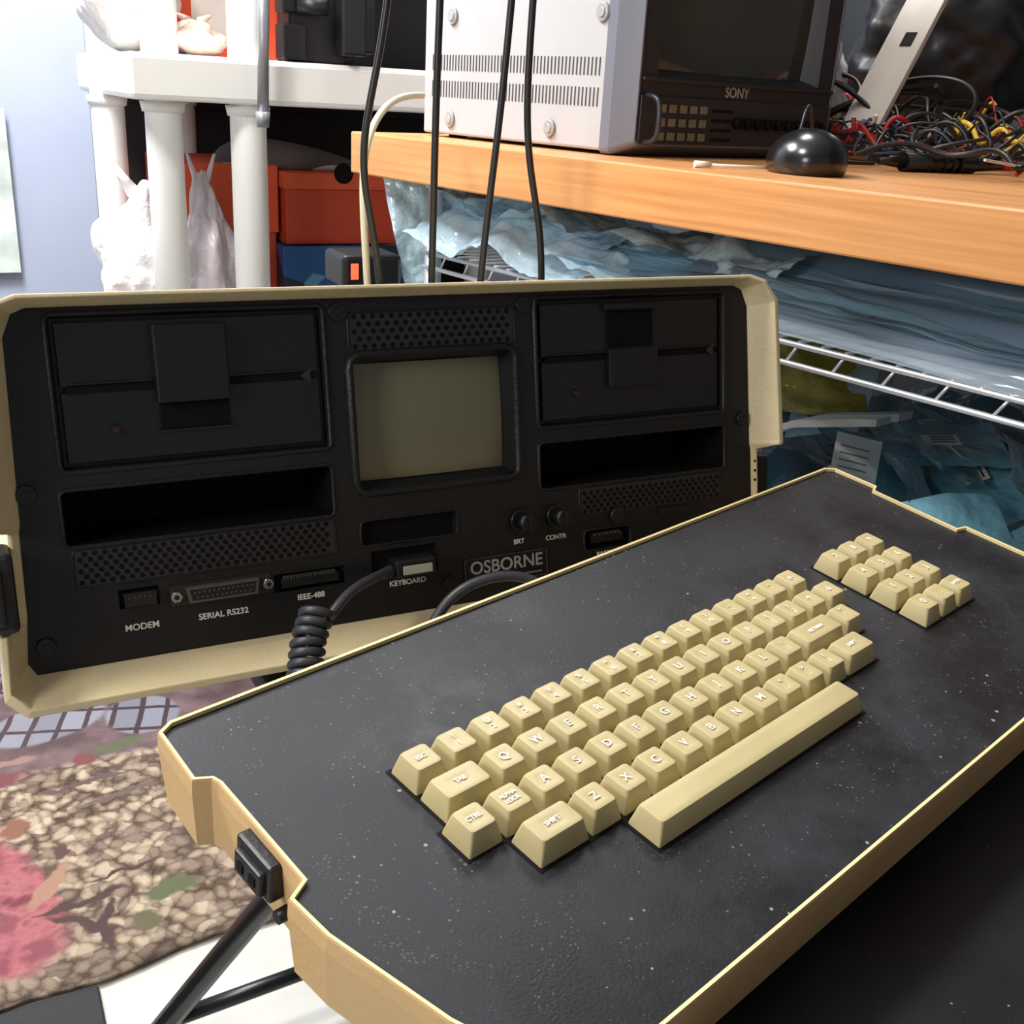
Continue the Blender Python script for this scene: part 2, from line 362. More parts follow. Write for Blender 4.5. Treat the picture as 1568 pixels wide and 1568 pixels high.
keys.append((.75,-1,1.5,1,'TAB'));row(-1,2,list('QWERTYUIOP')+['{\n[','}\n]','\u2191','\u2193'])
keys.append((.25,-2,1,1,'CTRL'));keys.append((1.25,-2,1,1,'ALPHA\nLOCK'));row(-2,2.25,list('ASDFGHJKL')+[':\n;'])
keys.append((12.75,-2,2,1,'RETURN'));keys.append((14.25,-2,1,1,'"\n\''))
keys.append((1.5,-3,1.5,1,'SHIFT'));row(-3,2.75,list('ZXCVBNM')+['<\n,','>\n.','?\n/']);keys.append((13.0,-3,1.5,1,'SHIFT'))
keys.append((7.2,-4.05,8.1,1,''))
for j,r in enumerate(['789','456','123']):
    for i,c in enumerate(r): keys.append((17.0+i*1.03,-j,1,1,c))
for i,c in enumerate(['0','.','ENTER']): keys.append((17.0+i*1.03,-3,1,1,c))
bm=bmesh.new();leg=[]
for (gx,gy,w,h,l) in keys:
    x=gx*U;y=gy*U;W=w*U;H=U
    rings=[]
    for (dw,z,r,dy) in [(.0020,PZ-.001,.0006,0),(.0022,PZ+.0012,.0008,0),(.0060,-.0012,.0014,.0006),(.0067,-.0004,.0016,.0006),(.0078,-.0002,.0018,.0006)]:
        rings.append([Vector((a,b,z)) for a,b in rr(x,y+dy,W-dw,H-dw,r,4)])
    dish=-.0006 if w<3 else 0
    rings.append([Vector((x+(p.x-x)*.45,y+.0006+(p.y-y-.0006)*.45,-.0003+dish)) for p in rings[-1]])
    R=loft(bm,rings,0,capend=True)
    if l:
        ln=l.split('\n')
        if len(ln)>1 and len(ln[0])==1:
            leg.append((ln[0],.0034,Matrix.Translation((x,y+.0032,-.00035))));leg.append((ln[1],.0040,Matrix.Translation((x,y-.0014,-.00045))))
        elif len(ln)>1:
            leg.append((ln[0],.0027,Matrix.Translation((x,y+.0024,-.00035))));leg.append((ln[1],.0027,Matrix.Translation((x,y-.0008,-.00045))))
        else: leg.append((l,.0056 if len(l)==1 else .0031,Matrix.Translation((x,y+.0008,-.00045))))
o=fin(bm,'keycaps',keym,kb)
for p in o.data.polygons: p.use_smooth=True
md=o.modifiers.new('e','EDGE_SPLIT');md.split_angle=math.radians(40)
textmesh(leg,'key_legends',keyprint,kb,bold=.00006,extr=.0001)
bm=bmesh.new()
def well_shade(x0,x1,y0,y1): 
    bm.faces.new([bm.verts.new(Vector((a*U,b*U,PZ+.0003))) for a,b in [(x0,y0),(x1,y0),(x1,y1),(x0,y1)]])
m_=.03
well_shade(-m_,15+m_,-.5,.5+m_);well_shade(-m_,15.5+m_,-1.5,-.5);well_shade(-.25-m_,14.75+m_,-2.5,-1.5);well_shade(.75-m_,13.75+m_,-3.5-m_,-2.5);well_shade(3.15-m_,11.25+m_,-4.58,-3.5);well_shade(16.5-m_,19.56+m_,-3.5-m_,.5+m_)
fin(bm,'key_well_shade',black0,kb)  # flat black sheets paint the shadow in the gaps around the keys

# ================================================================ TABLES
ang=math.atan2(.2850,.9582)
tb=empty('folding_table',(-.126,-.2764,0),Matrix.Rotation(ang,3,'Z'))
TZ=.7175
bm=bmesh.new();addbox(bm,-.005,.50,-.50,.052,TZ-.022,TZ,0,bev=.004);fin(bm,'table_top',tabtop,tb)
legm=mat('black_steel_tube',(20,20,22),.35)
cs=empty('equipment_stand',(0,0,0))
bm=bmesh.new();addbox(bm,-.10,.27,-.035,.40,.628,.650,0,bev=.004);fin(bm,'stand_top',tabtop,cs)
bm=bmesh.new()
addcyl(bm,(-.170,.375,.012),(.10,.085,.640),.0125)
addcyl(bm,(.10,.385,.012),(-.02,.085,.640),.0125)
addcyl(bm,(.22,.05,.012),(.24,.30,.640),.0125)
addcyl(bm,(-.145,.345,.075),(.085,.36,.075),.009)
for p in [(-.170,.375),(.10,.385),(.22,.05)]: addcyl(bm,(p[0],p[1],0),(p[0],p[1],.03),.017)
fin(bm,'stand_legs',legm,cs)
bm=bmesh.new()
for (x,y) in [(.08,-.46),(.45,-.46),(.45,.0),(.08,.0)]: addcyl(bm,(x,y,0),(x,y,TZ-.02),.0125)
addcyl(bm,(.08,-.46,.2),(.45,-.46,.2),.01);addcyl(bm,(.08,0,.2),(.45,0,.2),.01)
fin(bm,'table_legs',legm,tb)

# ================================================================ BENCH
bR=Matrix.Rotation(math.radians(11.25),3,'Z');bO=(.400,-.088,0)
be=empty('workbench',bO,bR)
def wood():
    m=bpy.data.materials.new('bench_wood');m.use_nodes=True;nt=m.node_tree;b=nt.nodes['Principled BSDF'];L=nt.links.new
    tc=nt.nodes.new('ShaderNodeTexCoord');mp=nt.nodes.new('ShaderNodeMapping');mp.inputs['Scale'].default_value=(16,.8,30);L(tc.outputs['Object'],mp.inputs[0])
    n=nt.nodes.new('ShaderNodeTexNoise');n.inputs['Scale'].default_value=5;n.inputs['Detail'].default_value=8;n.inputs['Distortion'].default_value=.4;L(mp.outputs[0],n.inputs['Vector'])
    r=nt.nodes.new('ShaderNodeValToRGB');r.color_ramp.elements[0].position=.3;r.color_ramp.elements[0].color=lin((190,126,72));r.color_ramp.elements[1].position=.7;r.color_ramp.elements[1].color=lin((214,156,98));L(n.outputs['Fac'],r.inputs['Fac'])
    L(r.outputs['Color'],b.inputs['Base Color']);b.inputs['Roughness'].default_value=.36
    return m
wd=wood()
bm=bmesh.new();addbox(bm,0,.78,-.62,.908,.937,.988,0,bev=.002);fin(bm,'bench_top',wd,be)
bm=bmesh.new()
for x,y in [(.74,-.55),(.74,.88)]: addbox(bm,x-.02,x+.02,y-.02,y+.02,0,.937,0)
for y in (-.55,.88): addbox(bm,.05,.74,y-.015,y+.015,.905,.937,0)
fin(bm,'bench_legs',legm,be)
wsm=mat('chrome_wire',(215,217,222),.3,metal=.6)
ws=empty('wire_shelf',bO,bR)
bm=bmesh.new();Zs=.848
for z in (Zs,Zs-.018):
    addcyl(bm,(.045,-.55,z),(.045,.80,z),.0028,seg=8)
    addcyl(bm,(.68,-.55,z),(.68,.80,z),.0028,seg=8)
for i in range(54):
    y=-.55+i*.025
    addcyl(bm,(.045,y,Zs+.003),(.68,y,Zs+.003),.0014,seg=6)
    if i%2==0: addcyl(bm,(.045,y,Zs),(.045,y+.012,Zs-.018),.0014,seg=6)
for x,y in [(.06,.80),(.68,.80),(.68,-.5)]: addcyl(bm,(x,y,0),(x,y,.93),.011,seg=12)
fin(bm,'wires',wsm,ws)
bm=bmesh.new();addbox(bm,.06,.68,-.5,.80,.50,.515,0);fin(bm,'lower_deck',mat('grey_deck',(70,72,76),.6),ws)
def film(name,c,a,rough=.16,bs=28,bst=.8,st=(1,1,1)):
    m=mat(name,c,rough,spec=.9,var=.12,vscale=7,bump=bst,bscale=bs,bdist=.014,bstretch=st);b=m.node_tree.nodes['Principled BSDF']
    b.inputs['Alpha'].default_value=a;b.inputs['Coat Weight'].default_value=.5;b.inputs['Coat Roughness'].default_value=.08
    return m
f_light=film('light_blue_film',(196,226,242),.86)
f_blue=film('blue_film',(140,186,210),.80,bs=30,st=(1.5,.22,1))
f_teal=film('teal_bag_film',(120,172,190),.92,bs=24)
f_grey=film('grey_film',(178,196,212),.66,bs=30,st=(1.5,.18,1))
f_yel=film('yellow_bag_film',(190,172,74),.96)
bg=empty('blue_plastic_sheeting',bO,bR)
bm=bmesh.new()
sheet(bm,.28,.36,1,.026,TRS((.200,.58,.890),(3,10,0)),scale=9)
sheet(bm,.24,.26,2,.026,TRS((.19,.70,.896),(-3,14,15)),scale=10)
sheet(bm,.100,.15,7,.020,TRS((.052,.83,.872),(86,8,-40)),scale=12,shape=lambda a,b:(a*(.30+.9*(b+.5))+.18*(.5-b),b))
sheet(bm,.14,.30,9,.022,TRS((.095,.66,.893),(4,-20,4)),scale=12)
sheet(bm,.12,.30,12,.022,TRS((.095,.42,.889),(2,-24,-3)),scale=12)
fin(bm,'bag_light',f_light,bg)
bm=bmesh.new()
sheet(bm,.30,.62,3,.022,TRS((.20,.22,.893),(1,-5,2)),scale=12,stretch=(1.6,.25))
sheet(bm,.28,.80,4,.020,TRS((.20,-.10,.890),(1,-6,-2)),scale=12,stretch=(1.8,.18))
fin(bm,'bag_blue',f_blue,bg)
bm=bmesh.new()
sheet(bm,.10,1.00,5,.014,TRS((.090,-.05,.874),(0,-22,0)),scale=16,stretch=(1.8,.12),ny=80)
fin(bm,'bag_grey',f_grey,bg)
bm=bmesh.new();addcyl(bm,(.105,-.5,.876),(.105,.38,.876),.020,seg=24);addcyl(bm,(.32,-.5,.884),(.32,.5,.884),.030,seg=24);addcyl(bm,(.16,-.5,.905),(.16,.36,.905),.018,seg=24)
fin(bm,'rolled_tubing',film('roll_film',(135,168,194),.66,bs=16,bst=.5,st=(1,.1,1)),bg,smooth=True)
hp=empty('pile_of_antistatic_bags',bO,bR)
random.seed(17)
mats=[f_teal,film('teal_dark',(84,136,158),.96),film('blue_pale',(186,212,224),.90),film('clear_bag_film',(196,206,212),.75),mat('paper_label',(225,222,215),.7),mat('label_print',(60,60,62),.6)]
bm=bmesh.new()
for k in range(90):
    x=random.uniform(.09,.62);y=random.uniform(-.45,.62);z=.645+.12*(x-.1)/.5+random.uniform(-.015,.05)
    w_=random.uniform(.09,.16);h_=random.uniform(.07,.12);Mx=TRS((x,y,z),(random.uniform(-30,30),random.uniform(-48,5),random.uniform(0,180)))
    sheet(bm,w_,h_,20+k,.011,Mx,nx=14,ny=12,mi=[0,0,2,1,0,3,0,2][k%8],scale=11)
    if k%4==0:
        addbox(bm,-.018,.018,-.012,.012,.006,.0065,4,M=Mx)
        for q_ in range(3): addbox(bm,-.014,.010,-.008+q_*.006,-.006+q_*.006,.0065,.0068,5,M=Mx)
sheet(bm,.58,1.25,90,.04,TRS((.37,.12,.615),(0,-12,0)),nx=40,ny=60,mi=1,scale=8)
fin(bm,'bags',mats,hp)
bm=bmesh.new();sheet(bm,.17,.15,55,.03,TRS((.31,.37,.785),(10,-50,20)),nx=24,ny=24,scale=10);o=fin(bm,'yellow_bag',f_yel,hp)
bm=bmesh.new();addbox(bm,-.024,.024,-.0004,.0004,-.022,.022,0)
for q_ in range(4): addbox(bm,-.018,.012,-.0009,-.0004,-.012+q_*.007,-.0108+q_*.007,1)
o=fin(bm,'paper_label',[mat('paper',(232,230,224),.7,var=.03),mat('tag_print',(120,120,122),.6)],hp);o.matrix_local=TRS((.150,.190,.728),(-25,12,-35))
br=empty('metal_bracket',bO,bR)
bm=bmesh.new()
for k in range(2):
    dx=.035*k
    pts_=[(.085+dx,.36,.655),(.085+dx,.315,.715),(.092+dx,.22,.765),(.105+dx,.14,.785)]
    prev=None
    for i,p in enumerate(pts_):
        p=Vector(p);ring=[bm.verts.new(p+Vector((sx*.011,0,sz*.0035))) for sx,sz in ((-1,-1),(1,-1),(1,1),(-1,1))]
        if prev:
            for a in range(4): bm.faces.new([prev[a],prev[(a+1)%4],ring[(a+1)%4],ring[a]])
        else: bm.faces.new(ring)
        prev=ring
    bm.faces.new(prev)
addbox(bm,.07,.13,.36,.46,.515,.70,1,bev=.004)
fin(bm,'arms',[mat('grey_metal',(165,170,174),.35,metal=.3),mat('bracket_box_black',(20,20,22),.5)],br)

# ================================================================ MONITOR
mo=empty('crt_monitor',Vector(bO)+bR@Vector((.080,.484,0)),bR)
shell=mat('monitor_shell_grey',(172,171,172),.45,var=.03)
bez=mat('monitor_bezel_side',(108,110,120),.45)
mdark=mat('monitor_dark_face',(40,38,42),.45)
BZ=.988
bm=bmesh.new();addbox(bm,0,.346,.030,.376,BZ+.004,BZ+.34,0,bev=.003);fin(bm,'shell',shell,mo)
bm=bmesh.new()
W=.346
def ringm(e,y,z0=BZ+.002,z1=BZ+.342): return [Vector((x,y,z)) for x,z in rr(W/2,(z0+z1)/2,W+2*e,(z1-z0)+2*e,.006,4)]
loft(bm,[ringm(.001,.036),ringm(.001,.022),ringm(-.010,-.006),ringm(-.012,-.006),ringm(-.012,.002)],0)
fin(bm,'bezel_rim',bez,mo)
bm=bmesh.new()
sx0,sx1,sz0,sz1=.038,.308,BZ+.082,BZ+.29
def q(pts,mi=0):
    f=bm.faces.new([bm.verts.new(p) for p in pts]);f.material_index=mi
a,b_,c,d=.011,W-.011,BZ+.012,BZ+.330
Y=-.004
q([(a,Y,c),(b_,Y,c),(b_,Y,sz0),(a,Y,sz0)]);q([(a,Y,sz1),(b_,Y,sz1),(b_,Y,d),(a,Y,d)]);q([(a,Y,sz0),(sx0,Y,sz0),(sx0,Y,sz1),(a,Y,sz1)]);q([(sx1,Y,sz0),(b_,Y,sz0),(b_,Y,sz1),(sx1,Y,sz1)])
loft(bm,[[Vector(p) for p in [(sx0,Y,sz0),(sx1,Y,sz0),(sx1,Y,sz1),(sx0,Y,sz1)]],[Vector(p) for p in [(sx0+.008,.020,sz0+.008),(sx1-.008,.020,sz0+.008),(sx1-.008,.020,sz1-.008),(sx0+.008,.020,sz1-.008)]]])
addbox(bm,.014,W-.014,-.010,.0,sz0-.006,sz0-.002,0,bev=.001)
addbox(bm,.014,W-.014,-.008,.0,BZ+.014,BZ+.062,0,bev=.001)
fin(bm,'front_face',mdark,mo)
bm=bmesh.new();V=[];N=14
for j in range(N+1):
    r_=[]
    for i in range(N+1):
        u=i/N*2-1;v=j/N*2-1
        r_.append(bm.verts.new((W/2+u*.130,.019-.010*(1-.5*u*u-.5*v*v),(sz0+sz1)/2+v*.100)))
    V.append(r_)
for j in range(N):
    for i in range(N): bm.faces.new([V[j][i],V[j][i+1],V[j+1][i+1],V[j+1][i]])
fin(bm,'screen_glass',mat('dark_glass',(58,62,57),.06,spec=.8),mo,smooth=True)
bm=bmesh.new()
for (z0,z1) in [(BZ+.079,BZ+.097),(BZ+.048,BZ+.067)]:
    for i in range(52):
        y=.044+i*.0061
        addbox(bm,-.0006,.0006,y,y+.0017,z0,z1,2)
for i in range(5):
    for k in range(3):
        addbox(bm,.040+i*.016,.050+i*.016,-.0094,-.0078,BZ+.018+k*.014,BZ+.026+k*.014,1)
for i in range(4):
    for k in range(6): addcyl(bm,(.125+k*.006,-.0078,BZ+.020+i*.010),(.125+k*.006,-.0088,BZ+.020+i*.010),.002,seg=8)
for i in range(9): addcyl(bm,(.165+i*.018,-.008,BZ+.038),(.165+i*.018,-.015,BZ+.038),.0065,.006,14,mi=0)
fin(bm,'vents_and_controls',[black0,mat('control_tan',(120,112,92),.5),mat('vent_shadow',(62,60,62),.6)],mo)
tube('door_handle',[(.022,-.007,BZ+.062),(.022,-.024,BZ+.062),(.022,-.028,BZ+.050),(.022,-.028,BZ+.026),(.022,-.024,BZ+.016),(.022,-.007,BZ+.016)],.0028,mat('handle_steel',(70,70,78),.3,metal=.6),mo)
bm=bmesh.new()
for y,z in [(.315,.022),(.12,.022),(.045,.140),(.315,.140)]:
    addcyl(bm,(-.0003,y,BZ+z),(-.003,y,BZ+z),.010,.0085,20,mi=0);addcyl(bm,(-.003,y,BZ+z),(-.0045,y,BZ+z),.0052,.0045,16,mi=1)
fin(bm,'side_screws',[mat('screw_cup',(150,150,152),.4),mat('screw_head',(190,188,182),.35,metal=.5)],mo)
textmesh([('SONY',.015,Matrix.Translation((.165,-.0045,BZ+.0695))@RX)],'maker_lettering',mat('badge_grey',(165,160,160),.4),mo,bold=.0003)
bm=bmesh.new()
for x in (.03,.31):
    for y in (.04,.34): addcyl(bm,(x,y,BZ),(x,y,BZ+.006),.012)
fin(bm,'feet',black0,mo)

# ================================================================ MOUSE & clutter
ms=empty('computer_mouse',Vector(bO)+bR@Vector((.130,.285,.988)),Matrix.Rotation(math.radians(-30),3,'Z'))
bm=bmesh.new();bmesh.ops.create_uvsphere(bm,u_segments=32,v_segments=20,radius=1)
for v in bm.verts:
    z=v.co.z;v.co=Vector((v.co.x*.037,v.co.y*.054,(max(z,-.35)+.35)*.030*(1-.10*v.co.y)))
fin(bm,'body',mat('glossy_black',(16,16,18),.24,spec=.6),ms,smooth=True)
bm=bmesh.new();addcyl(bm,(-.004,.026,.0345),(.004,.026,.0345),.006,seg=18);fin(bm,'scroll_wheel',black0,ms)
tube('mouse_cable',[(0,.045,.012),(.0,.058,.020),(.004,.064,.050),(.010,.072,.064),(.016,.085,.055),(.03,.12,.010),(.06,.18,.004),(.12,.22,.004)],.002,rubberb,ms,res=8)
cl_=empty('tangle_of_cables',Vector(bO)+bR@Vector((0,0,.988)),bR)
random.seed(21)
cols=[(18,18,20),(18,18,20),(25,25,28),(150,24,28),(18,18,20),(150,30,30),(205,170,50),(30,30,33),(20,20,22),(22,22,24),(160,30,30),(18,18,20),(40,80,130),(210,178,60),(205,200,190)]
cm=[mat('wire_col_%d'%i,c,.4) for i,c in enumerate(cols)]
for k in range(66):
    x0=random.uniform(.25,.70);y0=random.uniform(.30,.66);pts=[]
    a=random.uniform(0,6.28);s=random.uniform(.02,.05)
    for i in range(10):
        a+=random.uniform(-1.0,1.0);x0+=s*math.cos(a);y0+=s*math.sin(a)
        lo=.24 if y0<.42 else .47
        x0=min(.75,max(lo,x0));y0=min(.8,max(.20,y0))
        pts.append((x0,y0,.004+random.random()**1.4*(.015+.15*(x0-.2))))
    tube('wire_%d'%k,pts,random.choice([.0014,.0022,.003]),cm[k%15],cl_,res=5)
for k in range(9):
    cx=random.uniform(.46,.68);cy_=random.uniform(.40,.62);R_=random.uniform(.05,.09);h0=random.uniform(.03,.10);t0=random.uniform(0,6)
    tube('loop_%d'%k,[(cx+R_*math.cos(t0+i*.6),cy_+R_*math.sin(t0+i*.6),.012+h0*(.5+.5*math.sin(i*.6+k))) for i in range(15)],.0032,rubberb,cl_,res=5)
pr=empty('test_probe',Vector(bO)+bR@Vector((.335,.315,.988)),Matrix.Rotation(math.radians(-12+11.25),3,'Z'))
bm=bmesh.new();addcyl(bm,(0,0,.010),(.105,0,.010),.010,.010,16);addcyl(bm,(.105,0,.010),(.15,0,.010),.008,.006,16);addcyl(bm,(-.035,0,.010),(0,0,.010),.003,.007,12)
for i in range(5): addcyl(bm,(.03+i*.012,0,.010),(.035+i*.012,0,.010),.0112,.0112,16)
addcyl(bm,(.15,0,.010),(.17,0,.010),.0062,.0062,12,mi=1)
fin(bm,'probe_body',[mat('probe_black',(15,15,16),.3),mat('probe_red',(170,40,35),.4)],pr)
st=empty('cotton_swab',Vector(bO)+bR@Vector((.050,.345,.988)),Matrix.Rotation(math.radians(-16),3,'Z'))
bm=bmesh.new();addcyl(bm,(0,0,.0028),(.075,0,.0028),.0015,seg=10);addcyl(bm,(-.006,0,.0032),(.010,0,.0032),.0032,.0025,12);fin(bm,'stick',mat('swab_white',(225,220,205),.8),st)
pb=empty('cardboard_mailer',(0,0,0))
bm=bmesh.new();Mm=TRS((.785,.50,.992),(0,33,12));addbox(bm,-.004,.004,-.028,.028,0,.34,0,M=Mm,bev=.001);addbox(bm,-.0050,-.0041,-.014,.002,.160,.180,1,M=Mm)
fin(bm,'mailer_board',[mat('mailer_white',(196,186,174),.6,var=.05),black0],pb)
bb=empty('black_shoulder_bag',(0,0,0))
bm=bmesh.new();bmesh.ops.create_icosphere(bm,subdivisions=5,radius=1)
for v in bm.verts:
    n_=noise.noise(v.co*2.3)*.18+noise.noise(v.co*6)*.06
    v.co=Vector((1.17+v.co.x*.17*(1+n_),.70+v.co.y*.13*(1+n_),.988+.15+max(-.15,v.co.z*.14*(1+n_))))
fin(bm,'bag_body',mat('black_nylon',(18,18,20),.4),bb,smooth=True)
pw=empty('clear_plastic_bag',(0,0,0))
bm=bmesh.new();sheet(bm,.14,.24,71,.04,TRS((.845,.67,1.115),(80,0,10)),scale=8,nx=30,ny=30);sheet(bm,.12,.16,73,.04,TRS((.835,.63,1.09),(70,10,30)),scale=8,nx=30,ny=30);fin(bm,'bag_film',film('clear_film',(222,224,228),.92,bs=14),pw)

# ================================================================ HANGING CABLES
hc=empty('hanging_cables',(0,0,0))
def W_(x,y,z): return (-.266+x,-.618+y,1.042+z)
hang=[ [(.382,.97,.30),(.377,.97,.10),(.350,.975,-.02),(.345,.98,-.08),(.372,.98,-.17),(.372,.98,-.30)],
 [(.420,.97,.30),(.416,.97,.08),(.414,.97,-.03),(.418,.975,-.17),(.418,.98,-.32)],
 [(.492,.96,.30),(.482,.96,.08),(.474,.96,-.05),(.462,.965,-.17),(.462,.97,-.32)],
 [(.510,.96,.30),(.502,.96,.08),(.500,.96,-.03),(.520,.965,-.09),(.538,.965,-.17),(.535,.97,-.32)]]
for i,h in enumerate(hang): tube('cable_%d'%i,[W_(*p) for p in h],.0034,rubberb,hc,res=10)
tube('cream_cable',[W_(*p) for p in [(.48,1.16,-.005),(.44,1.12,-.005),(.395,1.06,-.018),(.366,1.02,-.048),(.354,1.0,-.09),(.362,1.0,-.18),(.37,1.0,-.32)]],.0035,mat('cream_cord',(205,198,170),.5),hc,res=10)

# ================================================================ RESIN SHELF
rs=empty('resin_shelving_unit',(0,0,0))
wh=mat('white_resin',(244,244,240),.5)
bm=bmesh.new()
for (x,y) in [(.180,1.16),(.060,1.20),(.015,1.46),(.80,1.16),(.80,1.62),(.175,1.66)]:
    addcyl(bm,(x,y,0),(x,y,1.9),.0275,seg=24)
    for z in (.60,1.04,1.55): addcyl(bm,(x,y,z-.05),(x,y,z-.035),.031,.034,24)
for z in (.58,1.04,1.55):
    addbox(bm,-.002,.86,1.11,1.70,z-.032,z+.032,0,bev=.008)
fin(bm,'frame_and_shelves',wh,rs)
orange=mat('orange_cardboard',(212,84,44),.6,var=.05);orange2=mat('dark_orange_cardboard',(188,66,38),.6)
S0=.612
sb=empty('shoe_box',(.390,1.33,0))
bm=bmesh.new();addbox(bm,-.105,.105,0,.30,.772,.868,0,bev=.002);addbox(bm,-.109,.109,-.004,.304,.868,.896,1,bev=.002)
addcyl(bm,(0,-.0045,.896),(0,-.0035,.896),.018,seg=20,mi=2)
fin(bm,'box_and_lid',[orange2,orange,black0],sb)
sb2=empty('shoe_box',(.190,1.36,0));bm=bmesh.new();addbox(bm,-.085,.085,0,.28,S0,.79,0,bev=.002);addbox(bm,-.089,.089,-.004,.284,.79,.905,1,bev=.002);fin(bm,'box_and_lid',[orange2,orange],sb2)
cb=empty('printed_carton',(.395,1.32,0));bm=bmesh.new();addbox(bm,-.12,.12,0,.30,S0,.770,0,bev=.002)
pm=bpy.data.materials.new('printed_carton');pm.use_nodes=True;nt=pm.node_tree
tc=nt.nodes.new('ShaderNodeTexCoord');v=nt.nodes.new('ShaderNodeTexVoronoi');v.inputs['Scale'].default_value=18;nt.links.new(tc.outputs['Object'],v.inputs['Vector'])
sp=nt.nodes.new('ShaderNodeSeparateColor');nt.links.new(v.outputs['Color'],sp.inputs[0]);r=nt.nodes.new('ShaderNodeValToRGB');r.color_ramp.interpolation='CONSTANT'
els=r.color_ramp.elements;els[0].color=lin((35,85,140));els[1].position=.3;els[1].color=lin((200,205,210))
for p_,c_ in [(.5,(170,50,40)),(.7,(30,40,60)),(.85,(90,150,180))]: e=els.new(p_);e.color=lin(c_)
nt.links.new(sp.outputs[0],r.inputs[0]);nt.links.new(r.outputs[0],nt.nodes['Principled BSDF'].inputs['Base Color'])
fin(bm,'carton',pm,cb)
backingm=mat('backing_black',(12,12,14),.7)
db=empty('dark_backing',(0,0,0));bm=bmesh.new();addbox(bm,.03,.82,1.655,1.695,S0,1.0,0,bev=.01);addbox(bm,.03,.82,1.645,1.70,.985,1.003,0,bev=.004);fin(bm,'bin',backingm,db)  # thin black panel added to make the darkness behind the lower shelf
db2=empty('dark_backing',(0,0,0));bm=bmesh.new();addbox(bm,.28,.84,1.40,1.68,1.072,1.42,0,bev=.01);addbox(bm,.275,.845,1.39,1.69,1.40,1.425,0,bev=.004);fin(bm,'bin',mat('backing_grey',(34,34,38),.6),db2)  # dark block added to darken the background behind the grip head
sh=empty('grey_sneaker',(.31,1.42,.896))
bm=bmesh.new();bmesh.ops.create_uvsphere(bm,u_segments=24,v_segments=14,radius=1)
for v_ in bm.verts:
    c=v_.co;v_.co=Vector((c.x*.13,c.y*.045,max(0,c.z*.035*(1.0-.5*c.x)+.012)))
fin(bm,'shoe_upper',mat('grey_mesh_fabric',(90,84,84),.8),sh,smooth=True)
bm=bmesh.new();addbox(bm,-.12,.12,-.04,.04,0,.01,0,bev=.004);fin(bm,'shoe_sole',mat('sole',(190,185,180),.6),sh)
wb=mat('white_plastic_bag',(236,232,230),.35,spec=.6,bump=.8,bscale=22,bdist=.014)
def blob(name,loc,s,seed,m,amp=.25):
    e=empty(name,loc);bm=bmesh.new();bmesh.ops.create_icosphere(bm,subdivisions=5,radius=1)
    for v in bm.verts:
        p=v.co*1.5+Vector((seed,0,0));n_=(noise.noise(p)*1.0+.35*abs(noise.noise(p*2.5)))*amp
        tz=(v.co.z+1)/2;pin=1-.55*max(0,tz-.6)/.4
        v.co=Vector((v.co.x*s[0]*(1+n_)*pin,v.co.y*s[1]*(1+n_)*pin,max(0,(tz*2)*s[2]*(1+.25*n_))))
    for sx in (-1,1):
        addcyl(bm,(sx*s[0]*.15,0,s[2]*1.9),(sx*s[0]*.5,0,s[2]*2.25),s[0]*.14,s[0]*.05,8)
    fin(bm,'bag_body',m,e,smooth=True);return e
blob('white_grocery_bag',(.040,1.32,S0),(.085,.07,.130),3,wb,.4)
blob('white_grocery_bag',(.128,1.27,S0),(.044,.045,.140),8,mat('thin_white_bag',(215,205,210),.35,bump=.8,bscale=22,bdist=.014),.4)
rb_=empty('red_black_box',(-.005,1.165,0));bm=bmesh.new();addbox(bm,.0,.065,-.04,.03,S0,.70,0,bev=.002);addbox(bm,-.001,.066,-.041,.031,.655,.675,1);fin(bm,'box',[mat('dark_box',(40,36,40),.5),mat('red_stripe',(180,30,36),.5)],rb_)
M1=1.072
ob_=empty('orange_carton',(0,0,0));bm=bmesh.new();addbox(bm,.10,.27,1.30,1.60,M1,1.30,0,bev=.003);addbox(bm,.13,.20,1.2995,1.301,M1+.03,M1+.12,1);fin(bm,'carton',[mat('orange_print',(236,88,50),.6,var=.1,vscale=18),mat('print_white',(240,235,225),.6)],ob_)
blob('pink_white_bag',(.118,1.225,M1),(.050,.045,.026),12,mat('pink_bag',(245,215,200),.4,bump=.8,bscale=20,bdist=.014),.4)
blob('white_grocery_bag',(.03,1.3,M1),(.07,.08,.10),15,wb,.3)
vs=empty('camera_grip_head',(0,0,0))
bm=bmesh.new()
addbox(bm,.240,.345,1.13,1.20,1.073,1.34,0,bev=.006);addbox(bm,.225,.262,1.115,1.16,1.075,1.125,0,bev=.003)
addbox(bm,.225,.262,1.115,1.16,1.14,1.20,0,bev=.003);addbox(bm,.345,.375,1.12,1.17,1.09,1.24,0,bev=.004)
for i in range(4): addcyl(bm,(.330,1.115,1.09+i*.022),(.330,1.10,1.09+i*.022),.007,.006,12)
addbox(bm,.31,.35,1.095,1.13,1.085,1.17,0,bev=.004)
addcyl(bm,(.25,1.12,1.15),(.29,1.10,1.15),.012,seg=16)
fin(bm,'head_body',mat('matte_black_metal',(24,25,28),.45),vs)
bm=bmesh.new();addcyl(bm,(.190,.98+.10,1.22),(.182,1.08,.985),.0085,seg=16);addcyl(bm,(.182,1.08,1.0),(.182,1.08,.978),.011,.009,16);addcyl(bm,(.19,1.08,1.19),(.26,1.14,1.19),.006,seg=12)
fin(bm,'grip_lever',mat('grey_steel',(150,152,156),.35,metal=.5),vs)
ps=empty('power_adapter',(0,0,0))
bm=bmesh.new();addbox(bm,.185,.265,.72,.80,.800,.842,0,bev=.006);addbox(bm,.195,.205,.7195,.7205,.812,.832,1);addbox(bm,.20,.25,.74,.78,.0,.80,0)
